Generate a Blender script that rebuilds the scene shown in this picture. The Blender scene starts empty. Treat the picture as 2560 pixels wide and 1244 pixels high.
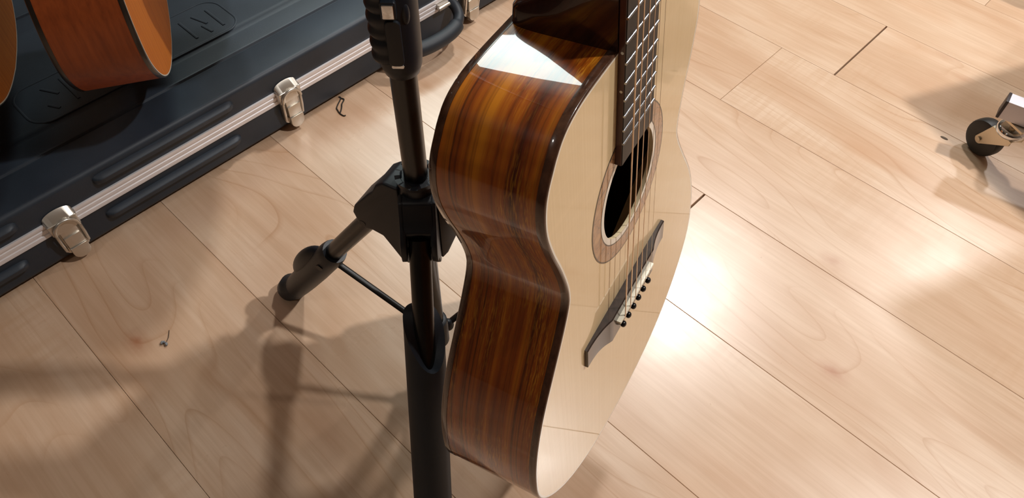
import bpy, bmesh, math, random
from mathutils import Vector, Matrix

scene = bpy.context.scene
COL = scene.collection
PI = math.pi

# ------------------------------------------------------------------ camera
CAM_H = 0.95
PITCH = math.radians(52.7)
ROLL = math.atan(0.0245)
fw = Vector((0, math.cos(PITCH), -math.sin(PITCH)))
r0 = Vector((1, 0, 0))
d0 = fw.cross(r0)
cr = r0 * math.cos(ROLL) - d0 * math.sin(ROLL)
cd = r0 * math.sin(ROLL) + d0 * math.cos(ROLL)
cam_data = bpy.data.cameras.new('camera')
cam = bpy.data.objects.new('camera', cam_data)
COL.objects.link(cam)
cam_data.sensor_fit = 'HORIZONTAL'
cam_data.sensor_width = 36.0
cam_data.lens = 1900.0 / 2560.0 * 36.0
cam_data.clip_start = 0.02
up = -cd
back = -fw
cam.matrix_world = Matrix(((cr.x, up.x, back.x, 0), (cr.y, up.y, back.y, 0), (cr.z, up.z, back.z, CAM_H), (0, 0, 0, 1)))
scene.camera = cam

# ------------------------------------------------------------------ world + exposure
world = bpy.data.worlds.new('world')
scene.world = world
world.use_nodes = True
bg = world.node_tree.nodes['Background']
bg.inputs[0].default_value = (0.8, 0.85, 1.0, 1)
bg.inputs[1].default_value = 0.05
scene.view_settings.view_transform = 'Standard'
scene.view_settings.look = 'None'
scene.view_settings.gamma = 1.0
scene.view_settings.use_curve_mapping = False
scene.view_settings.exposure = 0.0

CEIL = 2.7
# recessed ceiling downlights and one added fill lamp: x, y, watts, diameter
DOWNLIGHTS = [
    (1.77, 0.66, 60, 0.11),
    (0.95, 2.44, 46, 0.24),
    (2.47, 2.66, 22, 0.22),
    (-1.30, -0.55, 4, 0.30),  # added fill, brightens the floor at the lower left
]
# ceiling light panel: x, y, size x, size y, watts
PANEL = (-0.36, 3.45, 0.9, 1.3, 32)

def area_light(name, loc, sx, sy, watts, color, shape='DISK'):
    l = bpy.data.lights.new(name, 'AREA')
    l.shape = shape
    l.size = sx
    if shape in ('RECTANGLE', 'ELLIPSE'):
        l.size_y = sy
    l.energy = watts
    l.color = color
    o = bpy.data.objects.new(name, l)
    COL.objects.link(o)
    o.location = loc
    return o

for (lx, ly, lw, ld) in DOWNLIGHTS:
    area_light('downlight_lamp', (lx, ly, CEIL - 0.012), ld, ld, lw, (1.0, 0.975, 0.945))
area_light('panel_lamp', (PANEL[0], PANEL[1], CEIL - 0.022), PANEL[2] - .04, PANEL[3] - .04, PANEL[4], (0.86, 1.0, 0.98), 'RECTANGLE')

# ------------------------------------------------------------------ helpers
def lin(c):
    def f(x):
        x /= 255.0
        return x / 12.92 if x <= 0.04045 else ((x + 0.055) / 1.055) ** 2.4
    return (f(c[0]), f(c[1]), f(c[2]), 1.0)

class MB:
    """collects verts / faces, becomes one mesh object"""
    def __init__(self):
        self.v = []
        self.f = []
    def add(self, vs, fs):
        n = len(self.v)
        self.v += [tuple(p) for p in vs]
        self.f += [tuple(i + n for i in q) for q in fs]
        return self
    def box(self, c, s, M=None):
        x, y, z = s[0] / 2, s[1] / 2, s[2] / 2
        vs = [Vector((sx * x, sy * y, sz * z)) for sx in (-1, 1) for sy in (-1, 1) for sz in (-1, 1)]
        if M is not None:
            vs = [M @ p for p in vs]
        vs = [p + Vector(c) for p in vs]
        return self.add(vs, [(0, 1, 3, 2), (4, 6, 7, 5), (0, 4, 5, 1), (2, 3, 7, 6), (0, 2, 6, 4), (1, 5, 7, 3)])
    def tube(self, pts, rad, n=16, cap=True, closed=False, squash=None):
        pts = [Vector(p) for p in pts]
        m = len(pts)
        if not hasattr(rad, '__len__'):
            rad = [rad] * m
        rings = []
        prev = None
        for i in range(m):
            if closed:
                t = (pts[(i + 1) % m] - pts[i - 1]).normalized()
            else:
                t = (pts[min(i + 1, m - 1)] - pts[max(i - 1, 0)]).normalized()
            if prev is None:
                a = Vector((0, 0, 1)) if abs(t.z) < 0.9 else Vector((1, 0, 0))
                s = a.cross(t).normalized()
            else:
                s = (prev - t * prev.dot(t)).normalized()
            prev = s
            q = t.cross(s)
            k = squash if squash else 1.0
            rings.append([pts[i] + (s * math.cos(2 * PI * j / n) + q * k * math.sin(2 * PI * j / n)) * rad[i] for j in range(n)])
        vs = [p for ring in rings for p in ring]
        fs = []
        for i in range(m if closed else m - 1):
            i2 = (i + 1) % m
            for j in range(n):
                fs.append((i * n + j, i * n + (j + 1) % n, i2 * n + (j + 1) % n, i2 * n + j))
        if cap and not closed:
            fs.append(tuple(range(n - 1, -1, -1)))
            fs.append(tuple((m - 1) * n + j for j in range(n)))
        return self.add(vs, fs)
    def cyl(self, p, q, r, r2=None, n=20):
        return self.tube([p, q], [r, r if r2 is None else r2], n)
    def ellipsoid(self, c, s, M=None, nu=20, nv=12):
        vs = []
        for i in range(nv + 1):
            th = PI * i / nv
            for j in range(nu):
                ph = 2 * PI * j / nu
                p = Vector((s[0] * math.sin(th) * math.cos(ph), s[1] * math.sin(th) * math.sin(ph), s[2] * math.cos(th)))
                if M is not None:
                    p = M @ p
                vs.append(p + Vector(c))
        fs = []
        for i in range(nv):
            for j in range(nu):
                fs.append((i * nu + j, (i + 1) * nu + j, (i + 1) * nu + (j + 1) % nu, i * nu + (j + 1) % nu))
        return self.add(vs, fs)
    def prism(self, poly, z0, z1, M=None):
        """poly in xy, extruded z0..z1, optional matrix 4x4"""
        n = len(poly)
        vs = [Vector((x, y, z0)) for x, y in poly] + [Vector((x, y, z1)) for x, y in poly]
        if M is not None:
            vs = [M @ p for p in vs]
        fs = [tuple(range(n - 1, -1, -1)), tuple(range(n, 2 * n))]
        for i in range(n):
            j = (i + 1) % n
            fs.append((i, j, n + j, n + i))
        return self.add(vs, fs)
    def build(self, name, material, parent=None, bevel=0.0, seg=2, smooth=True, angle=35, recalc=True):
        me = bpy.data.meshes.new(name)
        me.from_pydata(self.v, [], self.f)
        bm = bmesh.new()
        bm.from_mesh(me)
        bmesh.ops.remove_doubles(bm, verts=bm.verts, dist=1e-6)
        if recalc:
            bmesh.ops.recalc_face_normals(bm, faces=bm.faces)
        if bevel > 0:
            ed = [e for e in bm.edges if len(e.link_faces) == 2 and e.calc_face_angle(0) > math.radians(30)]
            bmesh.ops.bevel(bm, geom=ed, offset=bevel, segments=seg, affect='EDGES', profile=0.6, clamp_overlap=True)
        bm.to_mesh(me)
        bm.free()
        if smooth:
            for p in me.polygons:
                p.use_smooth = True
            me.set_sharp_from_angle(angle=math.radians(angle))
        me.materials.append(material)
        o = bpy.data.objects.new(name, me)
        COL.objects.link(o)
        if parent is not None:
            o.parent = parent
        return o

def empty(name, mat4, label=None, cat=None, group=None):
    o = bpy.data.objects.new(name, None)
    COL.objects.link(o)
    o.empty_display_size = 0.05
    o.matrix_world = mat4
    tag(o, label, cat, group)
    return o

def tag(o, label=None, cat=None, group=None, kind=None):
    if label: o['label'] = label
    if cat: o['category'] = cat
    if group: o['group'] = group
    if kind: o['kind'] = kind
    return o

def frame(x, y, z, o):
    """4x4 from axes and origin"""
    return Matrix(((x[0], y[0], z[0], o[0]), (x[1], y[1], z[1], o[1]), (x[2], y[2], z[2], o[2]), (0, 0, 0, 1)))

def catmull(pts, n):
    out = []
    m = len(pts)
    for i in range(m - 1):
        p0 = pts[max(i - 1, 0)]; p1 = pts[i]; p2 = pts[i + 1]; p3 = pts[min(i + 2, m - 1)]
        for k in range(n):
            t = k / n
            out.append(tuple(0.5 * (2 * b + (c - a) * t + (2 * a - 5 * b + 4 * c - d) * t * t + (-a + 3 * b - 3 * c + d) * t ** 3)
                             for a, b, c, d in zip(p0, p1, p2, p3)))
    out.append(tuple(pts[-1]))
    return out

# ------------------------------------------------------------------ material helpers
class NT:
    def __init__(self, name):
        self.m = bpy.data.materials.new(name)
        self.m.use_nodes = True
        self.t = self.m.node_tree
        self.p = self.t.nodes['Principled BSDF']
    def n(self, typ, **kw):
        nd = self.t.nodes.new(typ)
        for k, v in kw.items():
            setattr(nd, k, v)
        return nd
    def l(self, a, b):
        self.t.links.new(a, b)
    def obj(self):
        return self.n('ShaderNodeTexCoord').outputs['Object']
    def mapping(self, vec, scale=(1, 1, 1), loc=(0, 0, 0), rot=(0, 0, 0)):
        m = self.n('ShaderNodeMapping')
        m.inputs['Scale'].default_value = scale
        m.inputs['Location'].default_value = loc
        m.inputs['Rotation'].default_value = rot
        self.l(vec, m.inputs['Vector'])
        return m.outputs[0]
    def noise(self, vec, scale=5, detail=2, rough=0.5, dist=0.0):
        m = self.n('ShaderNodeTexNoise')
        m.inputs['Scale'].default_value = scale
        m.inputs['Detail'].default_value = detail
        m.inputs['Roughness'].default_value = rough
        m.inputs['Distortion'].default_value = dist
        self.l(vec, m.inputs['Vector'])
        return m.outputs['Fac']
    def ramp(self, fac, stops, interp='LINEAR'):
        m = self.n('ShaderNodeValToRGB')
        m.color_ramp.interpolation = interp
        e = m.color_ramp.elements
        while len(e) < len(stops):
            e.new(0.5)
        for i, (pos, c) in enumerate(stops):
            e[i].position = pos
            e[i].color = c if len(c) == 4 else (*c, 1)
        self.l(fac, m.inputs[0])
        return m.outputs[0]
    def math(self, op, a, b=None, c=None):
        m = self.n('ShaderNodeMath', operation=op)
        for i, x in enumerate((a, b, c)):
            if x is None:
                continue
            if isinstance(x, (int, float)):
                m.inputs[i].default_value = x
            else:
                self.l(x, m.inputs[i])
        return m.outputs[0]
    def mix(self, fac, a, b, blend='MIX'):
        m = self.n('ShaderNodeMix', data_type='RGBA', blend_type=blend)
        if isinstance(fac, (int, float)):
            m.inputs[0].default_value = fac
        else:
            self.l(fac, m.inputs[0])
        for idx, x in ((6, a), (7, b)):
            if isinstance(x, tuple):
                m.inputs[idx].default_value = x
            else:
                self.l(x, m.inputs[idx])
        return m.outputs[2]
    def bump(self, h, strength=0.2, dist=0.001):
        b = self.n('ShaderNodeBump')
        b.inputs['Strength'].default_value = strength
        b.inputs['Distance'].default_value = dist
        self.l(h, b.inputs['Height'])
        self.l(b.outputs[0], self.p.inputs['Normal'])
    def set(self, color=None, rough=None, metal=None, spec=None, coat=None, coat_rough=None):
        if color is not None:
            if isinstance(color, tuple): self.p.inputs['Base Color'].default_value = color
            else: self.l(color, self.p.inputs['Base Color'])
        if rough is not None:
            if isinstance(rough, (int, float)): self.p.inputs['Roughness'].default_value = rough
            else: self.l(rough, self.p.inputs['Roughness'])
        if metal is not None: self.p.inputs['Metallic'].default_value = metal
        if spec is not None: self.p.inputs['Specular IOR Level'].default_value = spec
        if coat is not None: self.p.inputs['Coat Weight'].default_value = coat
        if coat_rough is not None: self.p.inputs['Coat Roughness'].default_value = coat_rough
        return self.m

def simple(name, rgb, rough=0.5, metal=0.0, spec=0.5, coat=0.0, noise=0.0, nscale=60, bump=0.0, coat_rough=0.03):
    t = NT(name)
    c = lin(rgb)
    if noise > 0:
        f = t.noise(t.obj(), nscale, 3)
        lo = tuple(x * (1 - noise) for x in c[:3]) + (1,)
        hi = tuple(min(1, x * (1 + noise)) for x in c[:3]) + (1,)
        t.set(color=t.ramp(f, [(0.3, lo), (0.7, hi)]))
    else:
        t.set(color=c)
    if bump > 0:
        t.bump(t.noise(t.obj(), nscale * 8, 2), bump, 0.0006)
    return t.set(rough=rough, metal=metal, spec=spec, coat=coat, coat_rough=coat_rough)

# ------------------------------------------------------------------ materials
def floor_mat():
    t = NT('maple_laminate')
    tc = t.obj()
    oi = t.n('ShaderNodeObjectInfo').outputs['Random']
    off = t.n('ShaderNodeCombineXYZ')
    t.l(t.math('MULTIPLY', oi, 37.0), off.inputs[0])
    t.l(t.math('MULTIPLY', oi, 11.3), off.inputs[1])
    t.l(t.math('MULTIPLY', oi, 5.0), off.inputs[2])
    add = t.n('ShaderNodeVectorMath', operation='ADD')
    t.l(tc, add.inputs[0]); t.l(off.outputs[0], add.inputs[1])
    co = add.outputs[0]
    # slow colour drift along the board
    low = t.noise(t.mapping(co, (1.6, 7, 1)), 1.6, 3, 0.55, 0.6)
    base = t.ramp(low, [(0.28, lin((199, 162, 132))), (0.5, lin((211, 179, 151))), (0.72, lin((222, 195, 170)))])
    # cathedral growth rings: thin contour lines of a stretched noise field
    fld = t.noise(t.mapping(co, (1.1, 5.0, 1)), 1.15, 1.2, 0.4, 0.35)
    rg = t.math('FRACT', t.math('MULTIPLY', fld, 15.0))
    line = t.ramp(rg, [(0.0, (1, 1, 1)), (0.05, (0.5, 0.5, 0.5)), (0.14, (0, 0, 0)), (0.97, (0, 0, 0)), (1.0, (1, 1, 1))])
    msk = t.ramp(t.noise(t.mapping(co, (0.9, 3, 1)), 2.2, 1), [(0.42, (0, 0, 0)), (0.62, (1, 1, 1))])
    lw = t.math('MULTIPLY', t.math('MULTIPLY', line, msk), 0.55)
    c1 = t.mix(lw, base, lin((176, 130, 92)))
    # soft band inside each ring
    c1 = t.mix(t.math('MULTIPLY', t.math('MULTIPLY', rg, msk), 0.16), c1, lin((190, 148, 112)))
    # fine straight fibre
    fib = t.noise(t.mapping(co, (5, 150, 1)), 1.0, 4, 0.65)
    c2 = t.mix(t.ramp(fib, [(0.35, (0.30, 0.30, 0.30)), (0.62, (0, 0, 0))]), c1, lin((178, 138, 102)))
    # cross grain figure
    fig = t.noise(t.mapping(co, (95, 9, 1)), 1.0, 2, 0.5)
    fmk = t.ramp(t.noise(t.mapping(co, (2.5, 4, 1)), 1.3, 1), [(0.52, (0, 0, 0)), (0.7, (0.30, 0.30, 0.30))])
    c3 = t.mix(t.math('MULTIPLY', t.ramp(fig, [(0.4, (1, 1, 1)), (0.6, (0, 0, 0))]), fmk), c2, lin((188, 147, 110)))
    # small reddish knots
    vo = t.n('ShaderNodeTexVoronoi')
    vo.inputs['Scale'].default_value = 1.0
    t.l(t.mapping(co, (3.2, 5.2, 1)), vo.inputs['Vector'])
    kn = t.ramp(t.math('ADD', vo.outputs['Distance'], t.math('MULTIPLY', t.noise(co, 60, 2), 0.05)), [(0.03, (0.75, 0.75, 0.75)), (0.075, (0.22, 0.22, 0.22)), (0.13, (0, 0, 0))])
    c4 = t.mix(kn, c3, lin((166, 104, 70)))
    # blotchy warm stain
    bl = t.ramp(t.noise(t.mapping(co, (3, 6, 1)), 1.0, 2), [(0.6, (0, 0, 0)), (0.78, (0.4, 0.4, 0.4))])
    c5 = t.mix(bl, c4, lin((192, 140, 98)))
    t.set(color=c5, spec=0.85)
    t.set(rough=t.ramp(t.noise(co, 14, 3), [(0.3, (0.27, 0.27, 0.27)), (0.7, (0.32, 0.32, 0.32))]))
    t.bump(fib, 0.05, 0.0004)
    return t.m

def rosewood_side(name, axis=2):
    t = NT(name)
    tc = t.obj()
    sc_ = [1.0, 1.0, 1.0]; sc_[axis] = 420.0
    sb = [1.6, 1.6, 1.6]; sb[axis] = 90.0
    fine = t.noise(t.mapping(tc, tuple(sc_)), 1.0, 1.5, 0.5)
    broad = t.noise(t.mapping(tc, tuple(sb)), 1.0, 2, 0.5, 0.2)
    base = t.ramp(broad, [(0.30, lin((110, 44, 9))), (0.5, lin((156, 76, 13))), (0.70, lin((196, 118, 22)))])
    dark = t.ramp(fine, [(0.30, (0.7, 0.7, 0.7)), (0.40, (0.28, 0.28, 0.28)), (0.52, (0, 0, 0))])
    c = t.mix(dark, base, lin((50, 16, 5)))
    fs_ = [75.0, 75.0, 75.0]; fs_[axis] = 900.0
    fl = t.noise(t.mapping(tc, tuple(fs_)), 1.0, 2, 0.6, 0.4)
    fm = t.ramp(t.noise(t.mapping(tc, (9, 9, 30)), 1.0, 2), [(0.42, (0.1, 0.1, 0.1)), (0.62, (1, 1, 1))])
    c = t.mix(t.math('MULTIPLY', fm, t.ramp(fl, [(0.48, (0, 0, 0)), (0.68, (0.7, 0.7, 0.7))])), c, lin((216, 150, 40)))
    t.set(color=c, rough=0.32, spec=0.3, coat=1.0, coat_rough=0.015)
    t.bump(t.noise(t.mapping(tc, (30, 30, 200)), 1.0, 2), 0.03, 0.0003)
    return t.m

def spruce(name, a, b, axis=1, coat=0.8):
    t = NT(name)
    tc = t.obj()
    s = [2.0, 2.0, 2.0]; s[axis] = 420.0
    g = t.noise(t.mapping(tc, tuple(s)), 1.0, 2, 0.5)
    cross = t.noise(t.mapping(tc, (120, 7, 1)), 1.0, 2, 0.5)
    c = t.ramp(g, [(0.35, lin(b)), (0.62, lin(a))])
    c = t.mix(t.ramp(cross, [(0.5, (0, 0, 0)), (0.75, (0.22, 0.22, 0.22))]), c, tuple(min(1, x * 1.12) for x in lin(a)[:3]) + (1,))
    t.set(color=c, rough=0.34 if coat > 0.5 else 0.6, spec=0.35, coat=coat, coat_rough=0.04)
    return t.m

def mahogany(name, a, b, rough=0.3, coat=1.0):
    t = NT(name)
    tc = t.obj()
    g = t.noise(t.mapping(tc, (6, 160, 160)), 1.0, 3, 0.6)
    t.set(color=t.ramp(g, [(0.3, lin(a)), (0.7, lin(b))]), rough=rough, spec=0.4, coat=coat, coat_rough=0.02)
    return t.m

def rosette_mat():
    t = NT('rosette_wood')
    tc = t.obj()
    g = t.noise(t.mapping(tc, (60, 60, 60)), 1.0, 4, 0.6, 1.6)
    c = t.ramp(g, [(0.3, lin((98, 62, 36))), (0.5, lin((156, 108, 66))), (0.7, lin((178, 132, 86)))])
    w = t.noise(t.mapping(tc, (26, 26, 26)), 1.0, 1, 0.4, 1.2)
    fr = t.math('FRACT', t.math('MULTIPLY', w, 7.0))
    c = t.mix(t.ramp(fr, [(0.0, (0.9, 0.9, 0.9)), (0.12, (0, 0, 0))]), c, lin((58, 40, 28)))
    t.set(color=c, rough=0.3, coat=0.9, coat_rough=0.03)
    return t.m

def case_mat():
    t = NT('black_molded_plastic')
    tc = t.obj()
    f = t.noise(tc, 9, 3)
    t.set(color=t.ramp(f, [(0.3, lin((33, 41, 51))), (0.7, lin((45, 55, 67)))]), rough=0.5, spec=0.5)
    t.bump(t.noise(tc, 900, 2), 0.25, 0.0004)
    return t.m

M = {}
M['floor'] = floor_mat()
M['subfloor'] = simple('dark_subfloor', (58, 44, 34), 0.9, noise=0.2)
M['wall'] = simple('beige_wall_paint', (140, 128, 114), 0.85, noise=0.03, nscale=3, bump=0.05)
M['wall_dark'] = simple('brown_wall_board', (70, 56, 46), 0.7, noise=0.1, nscale=4)
M['ceiling'] = simple('white_ceiling_paint', (180, 180, 178), 0.9, noise=0.02, nscale=4)
M['side'] = rosewood_side('gloss_rosewood')
M['back'] = rosewood_side('gloss_rosewood_back', 1)
M['binding'] = mahogany('dark_binding_wood', (56, 32, 21), (88, 56, 38), 0.25)
M['white_line'] = simple('ivory_purfling', (242, 236, 222), 0.35, coat=0.5, noise=0.03)
M['black_line'] = simple('black_purfling', (30, 24, 20), 0.35, coat=0.5, noise=0.1)
M['spruce'] = spruce('spruce_top', (234, 207, 162), (230, 202, 155))
M['spruce_edge'] = simple('spruce_end_grain', (226, 206, 166), 0.6, noise=0.06, nscale=200)
M['raw_wood'] = mahogany('unfinished_rosewood', (112, 72, 44), (140, 96, 62), 0.7, 0.0)
M['rosette'] = rosette_mat()
M['neck'] = mahogany('dark_mahogany', (36, 12, 7), (58, 22, 12), 0.25)
M['fb_side'] = mahogany('red_brown_edge', (62, 24, 14), (88, 38, 22), 0.4, 0.4)
M['ebony'] = mahogany('dark_fingerboard', (27, 25, 25), (42, 38, 37), 0.42, 0.0)
M['bridge'] = mahogany('dark_bridge', (36, 28, 26), (58, 44, 38), 0.28, 0.5)
M['nickel'] = simple('nickel_silver', (176, 180, 186), 0.26, 1.0, noise=0.03)
M['bone'] = simple('white_bone', (240, 232, 210), 0.35, noise=0.03)
M['black_pin'] = simple('black_gloss_plastic', (16, 16, 19), 0.22, noise=0.05)
M['bronze'] = simple('bronze_wound_string', (236, 212, 186), 0.3, 0.65, noise=0.05)
M['steel'] = simple('plain_steel_string', (205, 196, 180), 0.25, 1.0, noise=0.03)
M['dot'] = simple('pearl_dot', (228, 224, 214), 0.3, noise=0.05)
M['blk_metal'] = simple('black_powder_coat', (17, 16, 15), 0.3, 0.0, 0.6, noise=0.1, nscale=30)
M['blk_plastic'] = simple('black_matte_plastic', (22, 28, 36), 0.45, 0.0, 0.5, noise=0.1, nscale=30, bump=0.05)
M['blk_foam'] = simple('black_rubber_sleeve', (26, 33, 42), 0.55, 0.0, 0.5, noise=0.12, nscale=40, bump=0.08)
M['chrome'] = simple('chrome', (225, 228, 232), 0.06, 1.0, noise=0.02)
M['zinc'] = simple('zinc_plate', (196, 186, 168), 0.33, 1.0, noise=0.06, nscale=40)
M['latch'] = simple('satin_nickel', (208, 202, 192), 0.34, 0.85, noise=0.05, nscale=40)
M['alu'] = simple('brushed_aluminium', (236, 233, 236), 0.4, 0.25, noise=0.03, nscale=30)
M['case'] = case_mat()
M['rubber'] = simple('black_tyre_rubber', (24, 22, 21), 0.5, noise=0.12)
M['white_steel'] = simple('light_grey_steel', (216, 212, 220), 0.45, noise=0.02)
M['cap'] = simple('dark_end_cap', (34, 22, 26), 0.5, noise=0.1)
M['board'] = simple('shadow_caster_board', (206, 196, 184), 0.7, noise=0.03)
M['orange_side'] = mahogany('orange_mahogany', (122, 54, 18), (148, 70, 26), 0.5, 0.15)
M['cedar'] = spruce('orange_cedar_top', (206, 122, 40), (190, 106, 32), coat=0.05)
M['thread'] = simple('black_thread', (38, 32, 24), 0.8, noise=0.2)
M['lint'] = simple('grey_lint', (128, 132, 136), 0.9, noise=0.4, nscale=900)
M['dust'] = simple('dark_grit', (98, 84, 72), 0.9, noise=0.2)
def emis(name, rgb, s):
    t = NT(name)
    t.set(color=lin(rgb), rough=0.5)
    t.p.inputs['Emission Color'].default_value = lin(rgb)
    t.p.inputs['Emission Strength'].default_value = s
    return t.m
M['lens'] = emis('lit_lamp_lens', (255, 246, 232), 6.0)
M['diffuser'] = emis('lit_panel_diffuser', (232, 255, 252), 3.0)

# ------------------------------------------------------------------ room, laid out along the floor boards
TH = math.radians(47.2)
A = Vector((math.cos(TH), math.sin(TH), 0))      # along the case, across the boards
B = Vector((math.sin(TH), -math.cos(TH), 0))     # along the boards
Z = Vector((0, 0, 1))
RM = frame(B, A, Z, (0, 0, 0))                   # local x = B, local y = A (right handed: B x A = +Z)
def ab(a, b, z=0.0):
    return A * a + B * b + Z * z
B0, B1, A0, A1 = -4.4, 3.4, -2.4, 4.7

def room_box(name, a0, a1, b0, b1, z0, z1, m):
    mb = MB()
    mb.box(((b0 + b1) / 2, (a0 + a1) / 2, (z0 + z1) / 2), (b1 - b0, a1 - a0, z1 - z0))
    o = mb.build(name, m, smooth=False)
    o.matrix_world = RM
    return tag(o, kind='structure')

floor = room_box('floor', A0, A1, B0, B1, -0.06, -0.009, M['subfloor'])
tag(floor, 'pale maple laminate floor boards running diagonally')
room_box('ceiling', A0, A1, B0, B1, CEIL, CEIL + 0.05, M['ceiling'])
room_box('wall_left', A0, A1, B0 - 0.1, B0, -0.06, CEIL + .05, M['wall_dark'])
room_box('wall_right', A0, A1, B1, B1 + 0.1, -0.06, CEIL + .05, M['wall'])
room_box('wall_back', A1, A1 + 0.1, B0 - .1, B1 + .1, -0.06, CEIL + .05, M['wall'])
room_box('wall_front', A0 - 0.1, A0, B0 - .1, B1 + .1, -0.06, CEIL + .05, M['wall_dark'])

# individual laminate boards, children of the floor
PW = 0.214
PA = 0.198
PL = 1.285
def plank_mesh(L, W, g, ge):
    x, y = L / 2 - ge, W / 2 - g
    c = 0.0005
    vs = [(-x, -y, -.009), (x, -y, -.009), (x, y, -.009), (-x, y, -.009),
          (-x, -y, -c), (x, -y, -c), (x, y, -c), (-x, y, -c),
          (-x + c, -y + c, 0), (x - c, -y + c, 0), (x - c, y - c, 0), (-x + c, y - c, 0)]
    fs = [(8, 9, 10, 11)]
    for i in range(4):
        j = (i + 1) % 4
        fs.append((i, j, 4 + j, 4 + i))
        fs.append((4 + i, 4 + j, 8 + j, 8 + i))
    me = bpy.data.meshes.new('plank')
    me.from_pydata(vs, [], fs)
    me.materials.append(M['floor'])
    return me
joint = {-1: 0.25, 0: 0.26, 1: 0.30, 2: -0.342, 3: 0.62, 4: -0.458, 5: -0.342, 6: -0.62, -2: 0.1}
wide = {2: 0.0016, 5: 0.0016}
full = {}
random.seed(4)
k0 = math.floor((A0 - PA) / PW)
k1 = math.ceil((A1 - PA) / PW)
for k in range(k0, k1):
    ya, yb = max(PA + k * PW, A0), min(PA + (k + 1) * PW, A1)
    if yb - ya < 0.02:
        continue
    j = joint.get(k, random.uniform(-0.6, 0.6))
    ge = wide.get(k, 0.0003)
    j -= math.ceil((j - B0) / PL) * PL
    while j < B1:
        xa, xb = max(j, B0), min(j + PL, B1)
        j += PL
        if xb - xa < 0.03:
            continue
        key = (round(xb - xa, 4), round(yb - ya, 4), ge)
        if key not in full:
            full[key] = plank_mesh(xb - xa, yb - ya, 0.00022, ge)
        p = bpy.data.objects.new('plank', full[key])
        COL.objects.link(p)
        p.parent = floor
        p.location = ((xa + xb) / 2, (ya + yb) / 2, 0)

# ceiling fixtures
tags_dl = ['round ceiling downlight above the caster rack side', 'round ceiling downlight ahead of the guitar', 'round ceiling downlight in the far right corner',
           'added fill lamp, wide and round, on the ceiling behind the camera to the left']
for i, (lx, ly, lw, ld) in enumerate(DOWNLIGHTS):
    e = empty('ceiling_light', Matrix.Translation((lx, ly, CEIL)), tags_dl[i], 'ceiling light', 'ceiling downlights')
    mb = MB()
    r = ld / 2
    n = 40
    vs, fs = [], []
    for (rr, zz) in ((r + 0.025, 0.0), (r + 0.025, -0.006), (r + 0.004, -0.010), (r, -0.008), (r, 0.0)):
        vs += [(rr * math.cos(2 * PI * q / n), rr * math.sin(2 * PI * q / n), zz) for q in range(n)]
    for s in range(4):
        for q in range(n):
            fs.append((s * n + q, s * n + (q + 1) % n, (s + 1) * n + (q + 1) % n, (s + 1) * n + q))
    mb.add(vs, fs)
    mb.build('rim', M['ceiling'], e)
    mb = MB()
    mb.cyl((0, 0, -0.001), (0, 0, -0.006), r - 0.001, n=32)
    mb.build('lens', M['lens'], e)
e = empty('ceiling_panel', Matrix.Translation((PANEL[0], PANEL[1], CEIL)), 'large rectangular lit ceiling panel in front of the guitar', 'ceiling light')
mb = MB()
px, py = PANEL[2] / 2, PANEL[3] / 2
for (cx_, cy_, sx_, sy_) in ((0, py, 2 * px + .04, .04), (0, -py, 2 * px + .04, .04), (px, 0, .04, 2 * py), (-px, 0, .04, 2 * py)):
    mb.box((cx_, cy_, -0.012), (sx_, sy_, 0.024))
mb.build('frame', M['white_steel'], e, smooth=False)
mb = MB()
mb.box((0, 0, -0.012), (2 * px - .04, 2 * py - .04, 0.012))
mb.build('diffuser', M['diffuser'], e, smooth=False)

# ------------------------------------------------------------------ acoustic guitar parts
HALF = [(365, 0), (365, 30), (365, 47), (365.5, 66), (367, 82), (370.5, 96), (376, 107), (384, 115.5), (391, 121), (401, 128), (412, 132.5),
        (427, 134.5), (443, 133), (465, 127), (489, 118.5), (511, 112), (528, 109), (542, 110.5), (563, 121), (591, 138), (615, 153),
        (637, 165), (659, 174), (682, 180.5), (705, 184), (733, 184.5), (757, 178.5), (781, 164.5), (805, 143), (825, 115), (840, 80), (848, 40), (851, 0)]
HALF = [(u / 1000, v / 1000) for u, v in HALF]
def outline(n=6):
    d = catmull(HALF, n)
    left = [(u, -v) for u, v in d]
    right = [(u, v) for u, v in d][::-1]
    return left + right[1:-1]
def offset_loop(pts, dist):
    """move a closed loop inwards"""
    out = []
    m = len(pts)
    for i in range(m):
        a = Vector(pts[i - 1]); b = Vector(pts[(i + 1) % m])
        t = (b - a).normalized()
        nrm = Vector((-t.y, t.x))
        c = Vector(pts[i])
        if (Vector((0.6, 0)) - c).dot(nrm) < 0:
            nrm = -nrm
        out.append(tuple(c + nrm * dist))
    return out

def plate(mb, loops, w):
    """flat plate bounded by the outer loop with holes, at height w (scalar or function of u)"""
    bm = bmesh.new()
    ed = []
    for lp in loops:
        vs = [bm.verts.new((p[0], p[1], 0)) for p in lp]
        for i in range(len(vs)):
            ed.append(bm.edges.new((vs[i], vs[(i + 1) % len(vs)])))
    bmesh.ops.triangle_fill(bm, use_beauty=True, use_dissolve=False, edges=ed)
    bm.verts.index_update()
    vs = []
    for v in bm.verts:
        ww = w(v.co.x) if callable(w) else w
        vs.append((v.co.x, v.co.y, ww))
    fs = [tuple(v.index for v in f.verts) for f in bm.faces]
    bm.free()
    mb.add(vs, fs)

def ring_strip(mb, la, wa, lb, wb):
    n = len(la)
    ga = wa if callable(wa) else (lambda u: wa)
    gb = wb if callable(wb) else (lambda u: wb)
    vs = [(p[0], p[1], ga(p[0])) for p in la] + [(p[0], p[1], gb(p[0])) for p in lb]
    fs = [(i, (i + 1) % n, n + (i + 1) % n, n + i) for i in range(n)]
    mb.add(vs, fs)

def circle(cu, cv, r, n=72):
    return [(cu + r * math.cos(2 * PI * i / n), cv + r * math.sin(2 * PI * i / n)) for i in range(n)]

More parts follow.
